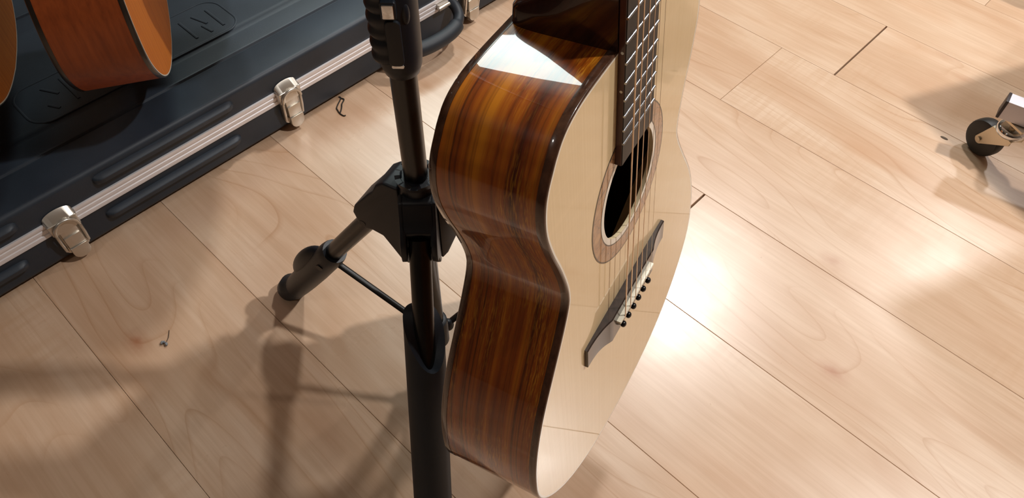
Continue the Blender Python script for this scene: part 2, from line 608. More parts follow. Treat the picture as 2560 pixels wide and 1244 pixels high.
def annulus(mb, cu, cv, ra, rb, w, n=72):
    ring_strip(mb, circle(cu, cv, ra, n), w, circle(cu, cv, rb, n), w)

def neck_mesh(mb, stations, n=22):
    rings = []
    for (u, hw, d, ex, w0) in stations:
        ring = []
        for i in range(n + 1):
            t = PI * i / n
            c, s = math.cos(t), math.sin(t)
            ring.append((u, -hw * math.copysign(abs(c) ** (2 / ex), c), w0 - d * abs(s) ** (2 / ex)))
        rings.append(ring)
    vs = [p for r_ in rings for p in r_]
    fs = []
    k = n + 1
    for i in range(len(rings) - 1):
        for j in range(n):
            fs.append((i * k + j, (i + 1) * k + j, (i + 1) * k + j + 1, i * k + j + 1))
        fs.append((i * k, i * k + n, (i + 1) * k + n, (i + 1) * k))
    fs.append(tuple(range(k)))
    fs.append(tuple((len(rings) - 1) * k + j for j in range(k)))
    mb.add(vs, fs)

SCALE = 0.645
def fret(n):
    return SCALE * (1 - 2 ** (-n / 12))

def guitar(name, mat4, label, detail=True, depth0=0.086, depth1=0.104, mats=None, group=None):
    mats = mats or dict(side=M['side'], back=M['back'], top=M['spruce'], binding=M['binding'])
    g = empty(name, mat4, label, 'guitar', group)
    dep = lambda u: -(depth0 + (depth1 - depth0) * (u - 0.365) / 0.486)
    O = outline(6 if detail else 4)
    BW = 0.0065
    # ribs
    mb = MB()
    for s in range(4):
        ring_strip(mb, O, (lambda s: lambda u: -BW + (dep(u) + 2 * BW) * s / 4)(s), O, (lambda s: lambda u: -BW + (dep(u) + 2 * BW) * (s + 1) / 4)(s))
    mb.build('side', mats['side'], g, recalc=True, angle=60)
    # binding strips, a hair proud of the ribs, rounded at the corner
    Op = offset_loop(O, -0.0003)
    Oi = offset_loop(O, 0.0006)
    Oi2 = offset_loop(O, 0.0017)
    mb = MB()
    ring_strip(mb, Op, -BW, Op, -0.0009)
    ring_strip(mb, Op, -0.0009, Oi, 0.0)
    ring_strip(mb, Oi, 0.0, Oi2, 0.0)
    mb.build('front_binding', mats['binding'], g, angle=70)
    mb = MB()
    ring_strip(mb, Op, lambda u: dep(u) + BW, Op, lambda u: dep(u) + 0.0012)
    ring_strip(mb, Op, lambda u: dep(u) + 0.0012, offset_loop(O, 0.0010), dep)
    ring_strip(mb, offset_loop(O, 0.0010), dep, offset_loop(O, 0.004), dep)
    mb.build('back_binding', mats['binding'], g, angle=70)
    HC, HV, HR = 0.508, 0.0, 0.0475
    hole = circle(HC, HV, HR)
    Ow = offset_loop(O, 0.0034)
    mb = MB()
    ring_strip(mb, Oi2, 0.00002, Ow, 0.00002)
    mb.build('purfling', M['white_line'], g)
    mb = MB()
    plate(mb, [Ow, hole], 0.0)
    top = mb.build('soundboard', mats['top'], g, smooth=False)
    # the thickness of the soundboard round the hole
    mb = MB()
    ring_strip(mb, hole, 0.0, hole, -0.0032)
    annulus(mb, HC, HV, HR, HR + 0.012, -0.0032)
    mb.build('soundhole_edge', M['spruce_edge'], top)
    Ob = offset_loop(O, 0.004)
    mb = MB()
    plate(mb, [Ob], lambda u: dep(u) + 0.0001)
    bk = mb.build('back', mats['back'], g, smooth=False)
    if detail:
        Ol = offset_loop(O, 0.0025)
        mb = MB()
        plate(mb, [Ol], lambda u: dep(u) + 0.0022)
        ring_strip(mb, Ol, -0.003, Ol, lambda u: dep(u) + 0.002)
        mb.build('inner_lining', M['raw_wood'], bk, smooth=False)
    # inside: bracing on the back, seen through the hole
    for uu in (0.43, 0.52, 0.62, 0.73):
        mb = MB()
        hw_ = 0.1 if uu < .6 else 0.14
        mb.box((uu, 0, dep(uu) + 0.008), (0.010, 2 * hw_, 0.014))
        mb.build('brace', M['spruce_edge'], bk, smooth=False)
    if detail:
        # X brace under the soundboard
        for sg in (1, -1):
            d2_ = Vector((-0.481, 0.877 * sg, 0))
            mid = Vector((0.602, 0, -0.0115)) + d2_ * -0.02
            mb = MB()
            mb.box(mid, (0.29, 0.008, 0.016), Matrix((d2_, Vector((-d2_.y, d2_.x, 0)), Vector((0, 0, 1)))).transposed())
            mb.build('soundboard_brace', M['spruce_edge'], top, bevel=.0015)
    # rosette
    mb = MB(); annulus(mb, HC, HV, 0.0535, 0.0672, 0.00025)
    ro = mb.build('rosette', M['rosette'], top)
    mb = MB(); annulus(mb, HC, HV, 0.0672, 0.0684, 0.0003); annulus(mb, HC, HV, 0.0524, 0.0535, 0.0003)
    mb.build('rosette_line', M['black_line'], ro)
    mb = MB(); annulus(mb, HC, HV, HR, 0.0524, 0.0002)
    mb.build('rosette_inner_ring', M['white_line'], ro)
    # neck with its heel
    mb = MB()
    hd = depth0 - 0.003
    st = [(-0.004, .0212, .019, 2.2, 0), (0.02, .0216, .0195, 2.2, 0), (0.14, .0238, .021, 2.2, 0), (0.255, .0262, .0225, 2.2, 0), (0.285, .0268, .0245, 2.4, 0),
          (0.302, .0272, .029, 2.6, 0), (0.315, .0276, .036, 2.9, 0), (0.326, .0279, .045, 3.2, 0), (0.335, .0281, .055, 3.6, 0), (0.342, .0283, .065, 4, 0),
          (0.3475, .0285, .075, 4.5, 0), (0.3505, .0287, hd - .003, 5, 0), (0.3540, .0288, hd, 6, 0), (0.3651, .0290, hd, 8, 0)]
    neck_mesh(mb, st, 40)
    nk = mb.build('neck', M['neck'], g, angle=50)
    # fingerboard: side edge strip + playing face
    fe = 0.463
    hwf = lambda u: 0.0215 + 0.0070 * u / fret(20)
    mb = MB()
    poly = [(0.0, -hwf(0)), (fe, -hwf(fe)), (fe, hwf(fe)), (0.0, hwf(0))]
    mb.prism(poly, 0.0001, 0.0049)
    fb = mb.build('fingerboard', M['fb_side'], g, bevel=0.0004, seg=1)
    mb = MB()
    ins = 0.0006
    mb.prism([(0.0, -hwf(0) + ins), (fe - .0006, -hwf(fe) + ins), (fe - .0006, hwf(fe) - ins), (0.0, hwf(0) - ins)], 0.0048, 0.0056)
    mb.build('playing_surface', M['ebony'], fb, smooth=False)
    for n in range(1, 21):
        u = fret(n)
        h = hwf(u) - 0.0004
        mb = MB()
        mb.tube([(u, -h, 0.0056), (u, h, 0.0056)], 0.00095, 10)
        mb.build('fret', M['nickel'], fb)
    for n in (3, 5, 7, 9, 12, 15, 17):
        u = (fret(n) + fret(n - 1)) / 2
        mb = MB()
        mb.cyl((u, -hwf(u) - 0.0001, 0.0030), (u, -hwf(u) + 0.001, 0.0030), 0.0011, n=14)
        mb.build('position_dot', M['dot'], fb)
    mb = MB()
    mb.box((-0.002, 0, 0.0044), (0.004, 0.043, 0.0085))
    mb.build('nut', M['bone'], g, bevel=0.0006)
    # headstock
    HM = Matrix.Translation((-0.004, 0, 0.002)) @ Matrix.Rotation(math.radians(-13), 4, 'Y')
    mb = MB()
    mb.prism([(0, -.0225), (-.03, -.031), (-.165, -.036), (-.178, -.02), (-.172, 0), (-.178, .02), (-.165, .036), (-.03, .031), (0, .0225)], -0.016, 0, HM)
    hs = mb.build('headstock', M['neck'], g, bevel=0.001)
    for i in range(3):
        for s in (-1, 1):
            uu = -0.05 - i * 0.042
            mb = MB()
            mb.cyl(HM @ Vector((uu, s * .022, 0)), HM @ Vector((uu, s * .022, .012)), .003, n=12)
            mb.cyl(HM @ Vector((uu, s * .022, -.012)), HM @ Vector((uu, s * .045, -.012)), .0025, n=10)
            tn = mb.build('tuner', M['nickel'], hs)
            mb = MB()
            mb.ellipsoid(HM @ Vector((uu, s * .054, -.012)), (.0075, .010, .003))
            mb.build('button', M['nickel'], tn)
    # bridge: long bar with scooped wings
    UB = 0.6480
    nv = 48
    hb = 0.0855
    rows = []
    for i in range(nv + 1):
        v = -hb + 2 * hb * i / nv
        a = abs(v)
        if a < 0.047:
            h = 0.0088; uw0, uw1 = -0.0145, 0.0195
        elif a < 0.050:
            h = 0.0088 - (a - .047) / .003 * 0.0012; uw0, uw1 = -0.0145, 0.0195 - (a - .047) / .003 * .001
        else:
            t = (a - 0.050) / (hb - 0.050)
            h = 0.0033 + 0.0043 * (1 - t) ** 2.4
            uw0 = -0.0145 + 0.0012 * t
            uw1 = 0.0125 + 0.006 * (1 - min(1, t * 1.35)) ** 2
        b = 0.0010
        rows.append([(UB + uw0, v, 0.0), (UB + uw0, v, h - b), (UB + uw0 + b, v, h), (UB + uw1 - b, v, h), (UB + uw1, v, h - b), (UB + uw1, v, 0.0)])
    mb = MB()
    vs = [p for r_ in rows for p in r_]
    fs = []
    for i in range(nv):
        for j in range(5):
            fs.append((i * 6 + j, (i + 1) * 6 + j, (i + 1) * 6 + j + 1, i * 6 + j + 1))
    fs.append(tuple(range(6))); fs.append(tuple(nv * 6 + j for j in range(6)))
    mb.add(vs, fs)
    br = mb.build('bridge', M['bridge'], g, angle=28)
    mb = MB()
    mb.box((SCALE + 0.001, 0, 0.0105), (0.0034, 0.076, 0.0052), Matrix.Rotation(math.radians(1.6), 3, 'Z'))
    mb.build('saddle', M['bone'], br, bevel=0.0009)
    vp = [-0.0285 + 0.0114 * i for i in range(6)]
    for v in vp:
        mb = MB()
        mb.cyl((SCALE + 0.0135, v, 0.0080), (SCALE + 0.0145, v, 0.0100), 0.0026, n=14)
        mb.ellipsoid((SCALE + 0.0150, v, 0.0118), (0.0033, 0.0033, 0.0027), nu=16, nv=10)
        mb.build('bridge_pin', M['black_pin'], br)
    rads = [0.00066, 0.00056, 0.00044, 0.00034, 0.00021, 0.00017]
    for i in range(6):
        v0 = -0.0178 + 0.00712 * i
        w_end = 0.0133
        mb = MB()
        mb.tube([(-0.002, v0, 0.0088), (SCALE + .0008, vp[i], w_end), (SCALE + .0060, vp[i], 0.0115), (SCALE + .0125, vp[i], 0.0086)], rads[i], 8)
        mb.build('string', M['bronze'] if i < 4 else M['steel'], g)
    if detail:
        mb = MB()
        mb.cyl((0.850, 0, dep(.85) / 2), (0.868, 0, dep(.85) / 2), 0.0045, 0.007, n=16)
        mb.build('strap_button', M['black_pin'], g)
    return g

GR = ((0.10358782, 0.47680634, 0.87288331), (-0.05805653, 0.87900681, -0.47326151), (-0.99292447, -0.00165245, 0.11873612))
GT = (0.04026906, 0.44367084, 1.00156633)
GM = Matrix(((GR[0][0], GR[0][1], GR[0][2], GT[0]), (GR[1][0], GR[1][1], GR[1][2], GT[1]), (GR[2][0], GR[2][1], GR[2][2], GT[2]), (0, 0, 0, 1)))
guitar('acoustic_guitar', GM, 'glossy acoustic guitar with pale spruce top and dark rosewood sides hanging on the tripod stand')

om = dict(side=M['orange_side'], back=M['orange_side'], top=M['cedar'], binding=M['black_line'])
def hung(px, py, pz, ang):
    w = Vector((math.cos(ang), math.sin(ang), 0)); u = Vector((0, 0, -1)); v = w.cross(u)
    return frame(u, v, w, (px, py, pz + 0.851))
HANG = [(-0.534, 0.958, 0.2, math.radians(18), 'orange-brown guitar hanging over the black case, nearer the tripod stand'),
        (-0.745, 0.885, 0.2, math.radians(18), 'orange-brown guitar at the left edge of the picture, hanging over the black case'),
        (-0.300, 1.075, 0.36, math.radians(18), 'unseen orange-brown guitar added above the carrying handle for its shadow on the case')]  # third guitar is out of view, added to shade the case
for (hx, hy, hz, ha, hl) in HANG:
    guitar('hanging_guitar', hung(hx, hy, hz, ha), hl, detail=False, depth0=0.098, depth1=0.112, mats=om, group='orange guitars hanging over the case')

# ------------------------------------------------------------------ tripod guitar stand
SP = Vector((-0.098, 0.518, 0))
st = empty('guitar_stand', Matrix.Translation(SP), 'black metal tripod guitar stand holding the glossy acoustic guitar', 'guitar stand')
LA = [math.radians(153.46 + 120 * k) for k in range(3)]
RR0, ZZ0, RF = 0.072, 0.279, 0.2587
def legp(k, s, dz=0.0):
    e_ = Vector((math.cos(LA[k]), math.sin(LA[k]), 0))
    return e_ * (RR0 + (RF - RR0) * s) + Z * (ZZ0 * (1 - s) + dz)
mb = MB(); mb.cyl((0, 0, 0.075), (0, 0, 0.60), 0.0122, n=32)
mb.build('lower_pole', M['blk_metal'], st)
mb = MB(); mb.cyl((0, 0, 0.56), (0, 0, 1.045), 0.0095, n=24)
up_pole = mb.build('upper_pole', M['blk_metal'], st)
# hub: sleeve with flange, three yoke arms
mb = MB()
mb.tube([(0, 0, z) for z in (.268, .275, .35, .366, .376, .384, .388, .388)], [.0185, .0200, .0205, .0205, .0190, .0190, .0178, .0135], 36)
hub = mb.build('hub', M['blk_plastic'], st, angle=40)
mb = MB()
n = 36
vs = []
for i in range(n):
    t = 2 * PI * i / n
    dz = 0.0022 if math.cos(6 * t) > 0.2 else 0
    for (rr, zz) in ((.0128, .384), (.0205, .384), (.0215, .3885 + dz), (.0160, .3885 + dz), (.0128, .3860)):
        vs.append((rr * math.cos(t), rr * math.sin(t), zz))
fs = []
for i in range(n):
    i2 = (i + 1) % n
    for j in range(5):
        fs.append((i * 5 + j, i2 * 5 + j, i2 * 5 + (j + 1) % 5, i * 5 + (j + 1) % 5))
mb.add(vs, fs)
mb.build('flange', M['blk_plastic'], hub, angle=30)
for k in range(3):
    e_ = Vector((math.cos(LA[k]), math.sin(LA[k]), 0)); s_ = Vector((-e_.y, e_.x, 0))
    # side profile (radius, height) of the arm bracket
    if k == 0:
        prof = [(0.012, .378), (.030, .378), (.040, .369), (.046, .356), (.053, .348), (.075, .318), (.079, .306), (.074, .290), (.064, .284),
                (.055, .287), (.042, .285), (.031, .270), (.020, .254), (.012, .258)]
    else:
        prof = [(0.012, .374), (.024, .372), (.031, .356), (.037, .347), (.048, .338), (.053, .325), (.051, .311), (.042, .302), (.032, .292), (.020, .268), (.012, .262)]
    mb = MB()
    Mx = frame(e_, Z, -s_, (0, 0, 0))
    if k == 0:
        mb.prism(prof, -0.0185, 0.0185, Mx)
    else:
        mb.prism([(0.012, .374), (.024, .372), (.031, .356), (.037, .347), (.041, .343), (.036, .326), (.028, .308), (.020, .280), (.012, .270)], -0.0185, 0.0185, Mx)
    arm = mb.build('leg_bracket', M['blk_plastic'], hub, bevel=0.003, seg=3, angle=40)
    if k:
        for sg in (-1, 1):
            mb = MB(); mb.prism(prof, sg * .0158 - .0032, sg * .0158 + .0032, Mx)
            mb.build('cheek', M['blk_plastic'], arm, bevel=.0018, seg=2, angle=40)
    mb = MB()
    c = e_ * 0.068 + Z * 0.292 if k == 0 else e_ * 0.042 + Z * 0.318
    mb.cyl(c - s_ * 0.0188, c + s_ * 0.0188, 0.0042, n=16)
    mb.build('pivot_bolt', M['blk_metal'], arm)
# legs
for k in range(3):
    mb = MB()
    mb.cyl(legp(k, -0.06 if k == 0 else -0.19), legp(k, 0.97), 0.0115, n=28)
    leg = mb.build('leg', M['blk_metal'], st)
    e_ = Vector((math.cos(LA[k]), math.sin(LA[k]), 0)); s_ = Vector((-e_.y, e_.x, 0))
    ax = (legp(k, 1) - legp(k, 0)).normalized()
    nrm = s_.cross(ax).normalized()
    if nrm.z < 0: nrm = -nrm
    if k == 0:
        # big moulded foot with finger fin and rubber tip
        ss = [0.45, 0.386, 0.381, 0.40, 0.43, 0.6, 0.75, 0.85, 0.93]
        rr = [0.0118, 0.0142, 0.0160, 0.0174, 0.0182, 0.0192, 0.0190, 0.0182, 0.0170]
        mb = MB(); mb.tube([legp(k, s) for s in ss], rr, 28)
        ft = mb.build('foot', M['blk_plastic'], leg, angle=50)
        Mf = Matrix((ax, s_, nrm)).transposed()
        mb = MB(); mb.ellipsoid(legp(k, 0.615) + nrm * 0.0120, (0.056, 0.0130, 0.0195), Mf, 28, 16)
        mb.build('fin', M['blk_plastic'], ft)
        mb = MB(); mb.tube([legp(k, 0.885) + nrm * .0, legp(k, 0.93) - nrm * .0 + Z * .002, e_ * 0.2515 + Z * 0.019, e_ * 0.258 + Z * 0.008, e_ * 0.259 + Z * 0.0], [.0172, .0190, .0194, .0190, .0165], 24)
        mb.build('rubber_foot', M['blk_foam'], ft)
        mb = MB(); mb.cyl(legp(k, .47) - s_ * .0196, legp(k, .47) + s_ * .0196, 0.005, n=14)
        mb.build('rivet', M['blk_metal'], ft)
    else:
        # rubber sleeve with a V cut at the top
        fr_dir = math.atan2(-1, 0.25)
        nn, mm = 40, 24
        vs = []
        for i in range(mm + 1):
            for j in range(nn):
                t = 2 * PI * j / nn
                d = nrm * math.cos(t) + s_ * math.sin(t)
                cut = (0.5 + 0.5 * math.cos(t - math.radians(28 if k == 1 else -28))) ** 1.6
                s0 = 0.045 + 0.20 * cut
                s = s0 + (0.93 - s0) * i / mm
                vs.append(legp(k, s) + d * 0.0220)
        for j in range(nn):
            t = 2 * PI * j / nn
            d = nrm * math.cos(t) + s_ * math.sin(t)
            cut = (0.5 + 0.5 * math.cos(t - math.radians(28 if k == 1 else -28))) ** 1.6
            vs.append(legp(k, 0.045 + 0.20 * cut) + d * 0.0112)
        fs = []
        for i in range(mm):
            for j in range(nn):
                fs.append((i * nn + j, i * nn + (j + 1) % nn, (i + 1) * nn + (j + 1) % nn, (i + 1) * nn + j))
        for j in range(nn):
            fs.append(((mm + 1) * nn + j, (mm + 1) * nn + (j + 1) % nn, (j + 1) % nn, j))
        fs.append(tuple(mm * nn + j for j in range(nn)))
        mb = MB(); mb.add(vs, fs)
        mb.build('rubber_sleeve', M['blk_foam'], leg, angle=40)
        mb = MB(); mb.tube([legp(k, 0.90), legp(k, 0.95) + Z * .002, e_ * 0.2515 + Z * 0.019, e_ * 0.258 + Z * 0.008, e_ * 0.259], [.0170, .0182, .0186, .0180, .0150], 24)
        mb.build('rubber_foot', M['blk_foam'], leg)
# spreader: collar at the foot of the pole and three flat rods
mb = MB(); mb.tube([(0, 0, z) for z in (.066, .070, .108, .116, .118)], [.0150, .0175, .0175, .0165, .0128], 28)
colr = mb.build('spreader_collar', M['blk_plastic'], st)
for k in range(3):
    e_ = Vector((math.cos(LA[k]), math.sin(LA[k]), 0)); s_ = Vector((-e_.y, e_.x, 0))
    mb = MB()
    p, q = e_ * 0.012 + Z * 0.088, legp(k, 0.41) - Z * 0.018
    mb.tube([p, q], 0.0046, 12, squash=0.6)
    mb.build('spreader_rod', M['blk_metal'], colr)
    mb = MB(); mb.ellipsoid(e_ * .019 + Z * .088, (.008, .008, .010), nu=14, nv=8)
    mb.build('rod_knuckle', M['blk_plastic'], colr)
# height clutch
FR = Vector((0.186, -0.983, 0)); LF = Vector((-0.983, -0.186, 0))
mb = MB(); mb.tube([(0, 0, z) for z in (.520, .522, .530, .543, .65, .668, .673)], [.0132, .0155, .0178, .0187, .0187, .0165, .0105], 40)
cl = mb.build('clutch', M['blk_plastic'], st, angle=45)
mb = MB()
d_ = (LF * 0.94 + FR * 0.34).normalized()
gp = []
gr_ = []
for i in range(41):
    z = 0.538 + i * 0.0028
    gp.append(d_ * 0.0105 + Z * z)
    gr_.append((0.0112 + 0.0028 * abs(math.sin((z - 0.538) / 0.0125 * PI)) ** 0.6) if 0 < i < 40 else 0.008)
mb.tube(gp, gr_, 24)
mb.build('finger_grip', M['blk_plastic'], cl, angle=50)
# thumb lever and chrome button on the front
f2 = (FR * 0.985 + LF * 0.17).normalized(); s2 = Vector((-f2.y, f2.x, 0))
Ml = frame(s2, Z, -f2, f2 * 0.0185)
Ml = frame(s2, Z, s2.cross(Z), f2 * 0.0165)
def rrect(w, h, r, n=5):
    out = []
    for (cx_, cy_, a0) in ((w / 2 - r, h / 2 - r, 0), (-w / 2 + r, h / 2 - r, PI / 2), (-w / 2 + r, -h / 2 + r, PI), (w / 2 - r, -h / 2 + r, 1.5 * PI)):
        for i in range(n + 1):
            t = a0 + PI / 2 * i / n
            out.append((cx_ + r * math.cos(t), cy_ + r * math.sin(t)))
    return out
sgn = 1 if (s2.cross(Z)).dot(f2) > 0 else -1
sx2 = 1 if s2.x > 0 else -1
def on_front(poly, cx_, cz_, t0, t1):
    return [(x + cx_, y + cz_) for x, y in poly], sgn * t0, sgn * t1
mb = MB(); mb.prism(*on_front(rrect(.0125, .016, .002), -.002 * sx2, .5955, 0, .0062), Ml); mb.build('button_frame', M['blk_plastic'], cl, bevel=.0006)
mb = MB(); mb.prism(*on_front(rrect(.0095, .0125, .001), -.002 * sx2, .5955, .004, .0078), Ml); mb.build('chrome_button', M['chrome'], cl, bevel=.0012, seg=3)['label'] = 'square chrome button'
mb = MB(); mb.prism(*on_front(rrect(.0125, .044, .0045), -.0005 * sx2, .5630, 0, .0045), Ml); mb.build('thumb_lever', M['blk_plastic'], cl, bevel=.0012, seg=3)
mb = MB(); mb.prism(*on_front(rrect(.0105, .0035, .0015), 0.0, .5402, .001, .0040), Ml); mb.build('chrome_lip', M['chrome'], cl, bevel=.0006)
mb = MB(); mb.ellipsoid(f2 * 0.0135 + s2 * 0.0095 * (1 if s2.x > 0 else -1) + Z * .588, (.004, .004, .011)); mb.build('side_boss', M['blk_plastic'], cl)
# yoke holding the neck, above the frame of the picture
wv = Vector((GR[0][2], GR[1][2], GR[2][2])); vv = Vector((GR[0][1], GR[1][1], GR[2][1])); uv = Vector((GR[0][0], GR[1][0], GR[2][0]))
nut = Vector(GT) - SP
mb = MB(); mb.tube([(0, 0, 1.03), (0, 0, 1.05), nut + uv * 0.03 - wv * 0.075, nut + uv * 0.03 - wv * 0.036], 0.009, 16)
yk = mb.build('yoke', M['blk_metal'], st)
for s in (-1, 1):
    mb = MB(); mb.tube([nut + uv * 0.03 - wv * 0.036, nut + uv * .03 - wv * .030 + vv * s * .025, nut + uv * 0.03 - wv * 0.005 + vv * s * 0.033, nut + uv * .03 + wv * .022 + vv * s * .033], 0.0075, 14)
    mb.build('yoke_arm', M['blk_foam'], yk)

# ------------------------------------------------------------------ hard guitar case
CB = -0.961
CW = 0.50
CA0, CA1 = -0.52, 1.28
CM = frame(A, -B, Z, ab(0, CB))        # local x along the case, local y into the case, z up
CM = frame(-A, B, Z, ab(0, CB))        # right handed: x = -A, y = B (outwards), z up
case = empty('guitar_case', CM, 'long black moulded guitar case with aluminium edge lying on the floor', 'instrument case')
def cx(a): return -a
def profile_extrude(mb, prof, a0, a1, inset=0.012):
    """closed profile (y out, z) swept along the case with softened ends"""
    st_ = [(a0, 1), (a0 + inset, 0), (a1 - inset, 0), (a1, 1)]
    m = len(prof)
    cy_ = sum(p[0] for p in prof) / m; cz_ = sum(p[1] for p in prof) / m
    vs = []
    for a, sh in st_:
        for (y, z) in prof:
            if sh:
                y += math.copysign(min(inset, abs(cy_ - y)), cy_ - y); z += math.copysign(min(inset * .5, abs(cz_ - z)), cz_ - z)
            vs.append((cx(a), y, z))
    fs = []
    for i in range(3):
        for j in range(m):
            fs.append((i * m + j, i * m + (j + 1) % m, (i + 1) * m + (j + 1) % m, (i + 1) * m + j))
    fs.append(tuple(range(m))); fs.append(tuple(3 * m + j for j in range(m)))
    mb.add(vs, fs)
def arc(cy_, cz_, r, t0, t1, n=6):
    return [(cy_ + r * math.cos(math.radians(t0 + (t1 - t0) * i / n)), cz_ + r * math.sin(math.radians(t0 + (t1 - t0) * i / n))) for i in range(n + 1)]
R_ = 0.009
TOP = 0.131
lid = [(0.0, 0.086)] + arc(-R_, TOP - R_, R_, 0, 90)
lid += [(-0.071, TOP), (-0.0735, TOP - .0008), (-0.0755, TOP - .0040), (-0.0790, TOP - .0040), (-0.0810, TOP - .0008), (-0.0835, TOP)]
lid += [(-0.120, TOP), (-0.123, TOP + .0006), (-0.133, TOP + .0046), (-0.137, TOP + .005)]
mir = [(-CW - y, z) for (y, z) in lid[::-1]]
mb = MB(); profile_extrude(mb, lid + mir, CA0, CA1)
lidO = mb.build('lid', M['case'], case, angle=25)
low = [(0.0, 0.064)] + [(0.0, 0.020)] + arc(-0.008, 0.014, 0.008, 0, -90) + [(-0.06, 0.006), (-CW + .06, 0.006)]
low += [(-CW - y, z) for (y, z) in (arc(-0.008, 0.014, 0.008, 0, -90))[::-1]] + [(-CW, 0.064)]
mb = MB(); profile_extrude(mb, low, CA0, CA1)
lowO = mb.build('lower_shell', M['case'], case, angle=25)
for a_ in (-0.42, 0.24, 0.80, 1.18):
    for y in (-0.035, -CW + 0.035):
        mb = MB(); mb.cyl((cx(a_), y, 0.0), (cx(a_), y, 0.008), 0.012, n=16)
        mb.build('foot', M['rubber'], lowO)
# aluminium trim, two ribs with a channel between
tr = [(-0.002, .0625), (0.0030, .0625), (0.0034, .0650), (0.0030, .0690), (0.0018, .0700), (0.0018, .0722), (0.0027, .0732), (0.0027, .0775), (0.0018, .0785),
      (0.0018, .0805), (0.0030, .0815), (0.0036, .0850), (0.0030, .0875), (-0.002, .0875)]
mb = MB(); profile_extrude(mb, tr, CA0 + .012, CA1 - .012, 0.001)
mb.build('aluminium_trim', M['alu'], case, angle=25)['label'] = 'ribbed aluminium edge trim'
# moulded ribs
def rib(a0, a1, zc, parent):
    mb = MB()
    L = a1 - a0
    rows = []
    nx = 30
    for i in range(nx + 1):
        x = i / nx
        a = a0 + L * (0.5 - 0.5 * math.cos(PI * x))
        e = min(1.0, min(a - a0, a1 - a) / 0.014)
        k = math.sqrt(max(0.0, 1 - (1 - e) ** 2))
        row = []
        for (y, z) in ((-0.003, .0110), (0.0015, .0098), (0.0088, .0066), (0.0100, .0048), (0.0085, -.0030), (0.0015, -.0085), (-0.003, -.0100)):
            row.append((cx(a), -0.003 + (y + 0.003) * k, zc + z * (0.55 + .45 * k)))
        rows.append(row)
    vs = [p for r_ in rows for p in r_]
    fs = [(i * 7 + j, (i + 1) * 7 + j, (i + 1) * 7 + j + 1, i * 7 + j + 1) for i in range(nx) for j in range(6)]
    fs += [tuple(range(7)), tuple(nx * 7 + j for j in range(7))]
    mb.add(vs, fs)
    mb.build('rib', M['case'], parent, angle=35)
for (a0, a1) in ((-0.25, 0.012), (0.125, 0.366), (1.0, 1.2)):
    rib(a0, a1, 0.1085, lidO)
for (a0, a1) in ((-0.25, -0.004), (0.118, 0.362), (1.0, 1.2)):
    rib(a0 - .002, a1 - .002, 0.0385, lowO)
# embossed emblem on the lid: rounded frame and letter strokes
ztop = TOP + 0.005
def lid_bar(pts, r, parent, name):
    mb = MB()
    mb.tube([(cx(a), b - CB, ztop - 0.0003) for a, b in pts], r, 8, squash=0.6)
    return mb.build(name, M['case'], parent)
frm = []
fa0, fa1, fb0, fb1, fr_ = 0.115, 0.482, -1.193, -1.092, 0.03
for (ca, cb, t0) in ((fa1 - fr_, fb1 - fr_, 0), (fa0 + fr_, fb1 - fr_, PI / 2), (fa0 + fr_, fb0 + fr_, PI), (fa1 - fr_, fb0 + fr_, 1.5 * PI)):
    for i in range(7):
        t = t0 + PI / 2 * i / 6
        frm.append((ca + fr_ * math.cos(t), cb + fr_ * math.sin(t)))
emb = lid_bar(frm + [frm[0]], 0.0022, lidO, 'emblem')
strokes = [[(.456, -1.168), (.456, -1.110)], [(.428, -1.168), (.438, -1.134)], [(.428, -1.134), (.432, -1.108)], [(.404, -1.168), (.404, -1.110)],
           [(.193, -1.176), (.193, -1.110)], [(.160, -1.172), (.176, -1.143)], [(.152, -1.128), (.162, -1.110)]]
strokes.append([(0.255 + 0.030 * math.cos(t * PI / 8), -1.143 + 0.033 * math.sin(t * PI / 8)) for t in range(-6, 7)])
for s in strokes:
    lid_bar(s, 0.0030, emb, 'letter_stroke')
